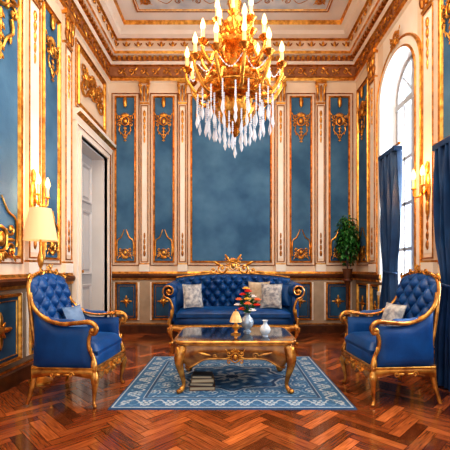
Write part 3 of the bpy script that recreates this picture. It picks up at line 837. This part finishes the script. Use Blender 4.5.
for k in range(16):
    a=2*pi*k/16; R=Matrix.Rotation(a,3,'Z')@Matrix.Rotation(-1.0,3,'Y')
    c,s_=math.cos(a),math.sin(a)
    m.ell(Vector((.185*c,.185*s_,L(2.67))),(.075,.028,.016),GOLDC,rot=R,nu=8,nv=5)
    m.ell(Vector((.275*c,.275*s_,L(2.93))),(.05,.035,.028),GOLDC,rot=R,nu=8,nv=5)
    m.ell(Vector((.15*c,.15*s_,L(3.12))),(.05,.02,.014),GOLDC,rot=R,nu=8,nv=5)
    m.ell(Vector((.195*c,.195*s_,L(3.30))),(.04,.025,.02),GOLDC,rot=R,nu=8,nv=5)
    m.ell(Vector((.10*c,.10*s_,L(2.55))),(.05,.02,.014),GOLDC,rot=R,nu=8,nv=5)
m.obj('stem',root)
m=M()
zz=L(3.82); i=0
while zz<L(HC)-.11:
    A=[(.018*math.cos(t)*(i%2),.018*math.cos(t)*(1-i%2),zz+.028+.03*math.sin(t),.005) for t in [2*pi*q/10 for q in range(10)]]
    m.tube(A,GOLDC,5,closed=True,smooth=1); zz+=.046; i+=1
m.obj('chain',root)
m=M(); m.lathe([(.0,L(HC-.13)),(.03,L(HC-.12)),(.08,L(HC-.06)),(.11,L(HC-.014)),(.0,L(HC-.013))],GOLDC,n=24); m.obj('ceiling_rose',root)
mc=M(); mc.lathe([(0,-.035),(.02,-.025),(.042,.0),(.054,.014),(.050,.018),(.022,.012),(.02,.03),(.028,.038),(0,.039)],GOLDC,n=12); cupm=mc.mesh('candle_cup')
mc=M(); mc.lathe([(0,.03),(.018,.03),(.018,.12),(0,.123)],CANDLE,n=10); canm=mc.mesh('candle')
mc=M(); mc.lathe([(0,.121),(.012,.126),(.025,.150),(.023,.178),(.010,.215),(0,.238)],BULB,n=10); bulm=mc.mesh('bulb')
def drop(m,x,y,z,l,r):
    m.add([(x,y,z),(x+r,y,z-l*.65),(x,y+r,z-l*.65),(x-r,y,z-l*.65),(x,y-r,z-l*.65),(x,y,z-l)],[(0,1,2),(0,2,3),(0,3,4),(0,4,1),(5,2,1),(5,3,2),(5,4,3),(5,1,4)],CRYS,False)
def strand(nb,l,r,br=.010):
    m=M(); z=0
    m.tube([(0,0,0.0,.0025),(0,0,-nb*br*2.1-.01,.0025)],CRYS,4,smooth=1)
    for k in range(nb):
        m.ell((0,0,z-br),(br,br,br),CRYS,nu=6,nv=4); z-=br*2.1
    drop(m,0,0,z+.004,l,r); return m.mesh('crystal_pendant')
s2=strand(5,.14,.018); s4=strand(8,.16,.018); s3=strand(1,.065,.013)
def arms(cnt,R,zb,zt,r0,off,dip):
    m=M()
    m.tube([(r0,0,zb,.023),(r0+(R-r0)*.3,0,zb-dip,.023),(r0+(R-r0)*.65,0,zb-dip*1.2,.021),(R*.97,0,zb+(zt-zb)*.10,.018),(R*1.02,0,zb+(zt-zb)*.6,.015),(R,0,zt-.02,.013)],GOLDC,8)
    m.tube([(R*.75,0,zb-dip*.6,.013),(R*.66,0,zb+(zt-zb)*.35,.012),(R*.5,0,zb+(zt-zb)*.4,.011),(R*.45,0,zb+.02,.010),(R*.55,0,zb+.0,.009)],GOLDC,6)
    m.ell((R*.6,0,zb-dip*1.15),(.05,.022,.032),GOLDC,nu=8,nv=5)
    am=m.mesh('arm')
    for k in range(cnt):
        a=2*pi*(k+off)/cnt; Rm=Matrix.Rotation(a,4,'Z')
        arm=mk(am,'arm',root,mw=Rm)
        T=Matrix.Translation((R,0,zt))
        mk(cupm,'candle_cup',arm,mw=T); mk(canm,'candle',arm,mw=T); mk(bulm,'bulb',arm,mw=T)
        c,s_=math.cos(a),math.sin(a)
        if zt<L(3.4): mk(s3,'crystal_pendant',root,mw=Matrix.Translation((R*c,R*s_,zt-.03)))
arms(12,.475,L(2.90),L(3.03),.12,.3,.10)
arms(9,.34,L(3.16),L(3.27),.08,.1,.07)
arms(6,.19,L(3.45),L(3.51),.05,.4,.05)
RINGS=((.38,2.81,20,s4),(.28,2.76,16,s4),(.19,2.62,10,s2),(.11,2.55,7,s2))
for R,z,c_,sm in RINGS:
    for k in range(c_):
        a=2*pi*k/c_; mk(sm,'crystal_pendant',root,mw=Matrix.Translation((R*math.cos(a),R*math.sin(a),L(z-.025*(k%2)))))
mk(s2,'crystal_pendant',root,mw=Matrix.Translation((0,0,L(2.435))))
m=M()
for R,z in((.38,2.815),(.28,2.765)):
    m.tube([(R*math.cos(t),R*math.sin(t),L(z),.010) for t in [2*pi*q/28 for q in range(28)]],GOLDC,6,closed=True,smooth=1)
for k in range(6):
    a=2*pi*k/6; m.tube([(.1*math.cos(a),.1*math.sin(a),L(2.79),.007),(.38*math.cos(a),.38*math.sin(a),L(2.815),.007)],GOLDC,5,smooth=1)
m.obj('crystal_hoop',root)
for k in range(12):
    a0=2*pi*(k+.3)/12; a1=2*pi*(k+1.3)/12; m=M(); th=[]
    for q in range(0,10):
        t=q/9; a=a0+(a1-a0)*t; r=.46-.03*math.sin(pi*t); z=L(3.00)-.12*math.sin(pi*t)
        th.append((r*math.cos(a),r*math.sin(a),z,.0025))
        if 0<q<9: m.ell((r*math.cos(a),r*math.sin(a),z),(.008,.008,.008),CRYS,nu=6,nv=4)
    m.tube(th,CRYS,4,smooth=1)
    m.obj('crystal_garland',root)

# ---------------------------------------------------------------- sconces
def sconce(T,u,v,lab,en):
    root=E('wall_sconce',tuple(T@Vector((u,v,.04))),lab,'wall lamp',group='gilded wall sconces')
    R=T.to_3x3().to_4x4()
    def O(m,nm): 
        return m.obj(nm,root)
    m=M(R); m.ell((0,0,.01),(.045,.17,.018),GOLD,nu=14,nv=8); leaf(m,0,.13,pi/2,.15,.06,GOLD,.012); leaf(m,0,-.13,-pi/2,.18,.05,GOLD,.012); O(m,'backplate')
    for sd in(-1,1):
        m=M(R); m.tube([(0,-.02,.02,.011),(sd*.03,-.09,.08,.011),(sd*.08,-.08,.11,.010),(sd*.09,0,.11,.010)],GOLD,6)
        m.ell((sd*.09,.0,.11),(.03,.011,.03),GOLD,nu=10,nv=4); O(m,'arm')
        m=M(R); m.tube([(sd*.09,.005,.11,.014),(sd*.09,.10,.11,.014)],CANDLE,8,smooth=1); O(m,'candle')
        m=M(R); m.tube([(sd*.09,.10,.11,.014),(sd*.09,.13,.11,.026),(sd*.09,.17,.11,.02),(sd*.09,.21,.11,.004)],BULB,8); O(m,'bulb')
    p=T@Vector((u,v+.17,.26))
    ld=bpy.data.lights.new('sconce_glow','POINT'); ld.energy=en; ld.color=(1,.46,.14); ld.shadow_soft_size=.06
    lo=bpy.data.objects.new('sconce_glow',ld); lo.location=p; sc.collection.objects.link(lo)
sconce(ML,3.66,1.83,'gilded two candle wall sconce beside the lamp',12)
sconce(MR,-3.79,1.95,'gilded two candle wall sconce beside the window',15)

# ---------------------------------------------------------------- floor lamp
LX,LY=-1.83,3.48
root=E('floor_lamp',(LX,LY,0),'slender gilded floor lamp with glowing cream shade','floor lamp')
m=M(); m.lathe([(0,0),(.11,0),(.11,.015),(.06,.035),(.03,.06),(0,.061)],GOLD,n=24); m.obj('base',root)
m=M(); m.lathe([(0,.06),(.014,.06),(.012,.5),(.02,.52),(.012,.54),(.011,1.1),(.025,1.14),(.03,1.2),(.015,1.26),(.01,1.32),(.01,1.5),(0,1.5)],GOLD,n=12); m.obj('pole',root)
m=M(); 
m.grid(lambda u,v:((.150-.055*v)*math.cos(2*pi*u)*(1+.012*(round(u*96)%2)),(.150-.055*v)*math.sin(2*pi*u)*(1+.012*(round(u*96)%2)),1.365+.31*v),96,4,SHADE,closeu=True)
m.obj('lamp_shade',root)
m=M(); m.ell((0,0,1.52),(.025,.025,.04),BULB); m.obj('bulb',root)
m=M(); m.ell((0,0,1.70),(.01,.01,.02),GOLD)
for k in range(3):
    a=2*pi*k/3; m.tube([(0,0,1.675,.003),(.094*math.cos(a),.094*math.sin(a),1.673,.003)],GOLD,5,smooth=1)
m.tube([(0,0,1.5,.004),(0,0,1.70,.004)],GOLD,5,smooth=1)
m.obj('finial',root)
ld=bpy.data.lights.new('lamp_glow','POINT'); ld.energy=8; ld.color=(1,.45,.15); ld.shadow_soft_size=.08
lo=bpy.data.objects.new('lamp_glow',ld); lo.location=(LX+.02,LY,1.80); sc.collection.objects.link(lo)

# ---------------------------------------------------------------- curtains
def curtain(y0,y1,zt,zb,x,folds,lab):
    root=E('curtain',(x,(y0+y1)/2,zb),lab,'curtain')
    m=M(); w=y1-y0
    def f(u,v,o=0):
        tie=math.exp(-((v-.42)/.14)**2)
        gather=1-.40*tie
        A=.048*(1-.35*tie)
        return (o+A*math.sin(2*pi*folds*u+.9*math.sin(3*v))+.016*math.sin(5*pi*folds*u+v*5),(u-.5)*w*gather,(zt-zb)*v)
    m.grid(lambda u,v:f(u,v),folds*14,28,CURT); m.grid(lambda u,v:f(1-u,v,.006),folds*14,28,CURT)
    m.obj('drape',root)
    m=M(); zt_=(zt-zb)*.42; a_=w*.5*.64
    m.tube([(.06*math.cos(t),a_*math.sin(t),zt_+.02*math.sin(t),.012) for t in [2*pi*q/16 for q in range(16)]],CURT,6,closed=True,smooth=1); m.obj('tieback',root)
    m=M(); m.box(-.05,-w/2-.02,zt-zb,.05,w/2+.02,zt-zb+.05,CURT); m.obj('curtain_heading',root)
    m=M(); m.tube([(.0,-w/2-.03,zt-zb+.07,.012),(.0,w/2+.03,zt-zb+.07,.012)],GOLDD,8,smooth=1)
    for s_ in(-1,1): m.ell((0,s_*(w/2+.045),zt-zb+.07),(.020,.026,.020),GOLDD)
    m.obj('curtain_rod',root)
curtain(4.28,4.70,2.50,.01,XR-.14,5,'navy blue drape hanging beside the arched window')
curtain(2.95,3.44,2.22,.01,XR-.14,6,'long navy blue drape hanging beside the sconce')

# ---------------------------------------------------------------- plant on pedestal
PX,PY=1.885,5.78
m=M(Matrix.Translation((PX,PY,0))); m.lathe([(0,0),(.10,0),(.10,.03),(.07,.05),(.03,.09),(.025,.2),(.022,.5),(.025,.8),(.05,.88),(.08,.90),(.08,.93),(0,.93)],WOODD,n=20)
m.obj('plant_stand',label='slender dark wooden pedestal carrying a potted plant',cat='pedestal')
root=E('potted_plant',(PX,PY,.93),'bushy green potted plant on a dark pedestal','plant')
m=M(); m.lathe([(0,0),(.05,0),(.065,.08),(.08,.15),(.085,.16),(.07,.16),(.06,.13),(0,.125)],BK1,n=20); m.obj('pot',root)
m=M()
for k in range(5):
    a=k*1.26; m.tube([(0,0,.12,.008),(.03*math.cos(a),.03*math.sin(a),.4,.006),(.08*math.cos(a),.08*math.sin(a),.75,.004)],WOODD,5)
m.obj('stem',root)
m=M()
for k in range(1100):
    th=random.random()*2*pi; ph=math.acos(random.uniform(-1,1)); rr=random.uniform(.3,1)
    c=Vector((.17*rr*math.sin(ph)*math.cos(th),.17*rr*math.sin(ph)*math.sin(th),.62+.42*rr*math.cos(ph)))
    R=Matrix.Rotation(th+random.uniform(-.5,.5),3,'Z')@Matrix.Rotation(random.uniform(-.2,1.1),3,'Y')
    l=random.uniform(.05,.085); w=l*.33
    P=[(0,0,0),(l*.4,w,.008),(l*.5,0,-.004),(l*.4,-w,.008),(l,0,-.02)]
    m.add([c+R@Vector(p) for p in P],[(0,2,1),(0,3,2),(1,2,4),(2,3,4)],LEAF,False)
m.obj('foliage',root)

# ---------------------------------------------------------------- lights
def area(name,loc,rot,sx,sy,e,col):
    ld=bpy.data.lights.new(name,'AREA'); ld.shape='RECTANGLE'; ld.size=sx; ld.size_y=sy; ld.energy=e; ld.color=col
    lo=bpy.data.objects.new(name,ld); lo.location=loc; lo.rotation_euler=rot; sc.collection.objects.link(lo)
for c in WINS:
    area('window_daylight',(XR+.9,c,2.2),(0,math.radians(90),0),3.0,1.2,290,(.92,.96,1))
area('ceiling_fill',(0,2.2,4.8),(0,0,0),2.8,2.8,145,(1,.86,.70))  # unseen warm fill added below the ceiling, no fixture there
for a in range(4):
    ld=bpy.data.lights.new('chandelier_glow','POINT'); ld.energy=10; ld.color=(1,.58,.26); ld.shadow_soft_size=.08
    lo=bpy.data.objects.new('chandelier_glow',ld); lo.location=(CX+.42*math.cos(a*pi/2+.2),CY+.42*math.sin(a*pi/2+.2),3.42); sc.collection.objects.link(lo)
w=bpy.data.worlds.new('w'); sc.world=w; w.use_nodes=True
w.node_tree.nodes['Background'].inputs[0].default_value=(.84,.92,1,1); w.node_tree.nodes['Background'].inputs[1].default_value=1.4

cam=bpy.data.cameras.new('camera'); cam.lens=28.8; cam.sensor_width=36; cam.shift_y=43/450; cam.shift_x=-5/450
co=bpy.data.objects.new('camera',cam); co.location=(0,0,1.1); co.rotation_euler=(math.radians(90),0,0); sc.collection.objects.link(co); sc.camera=co
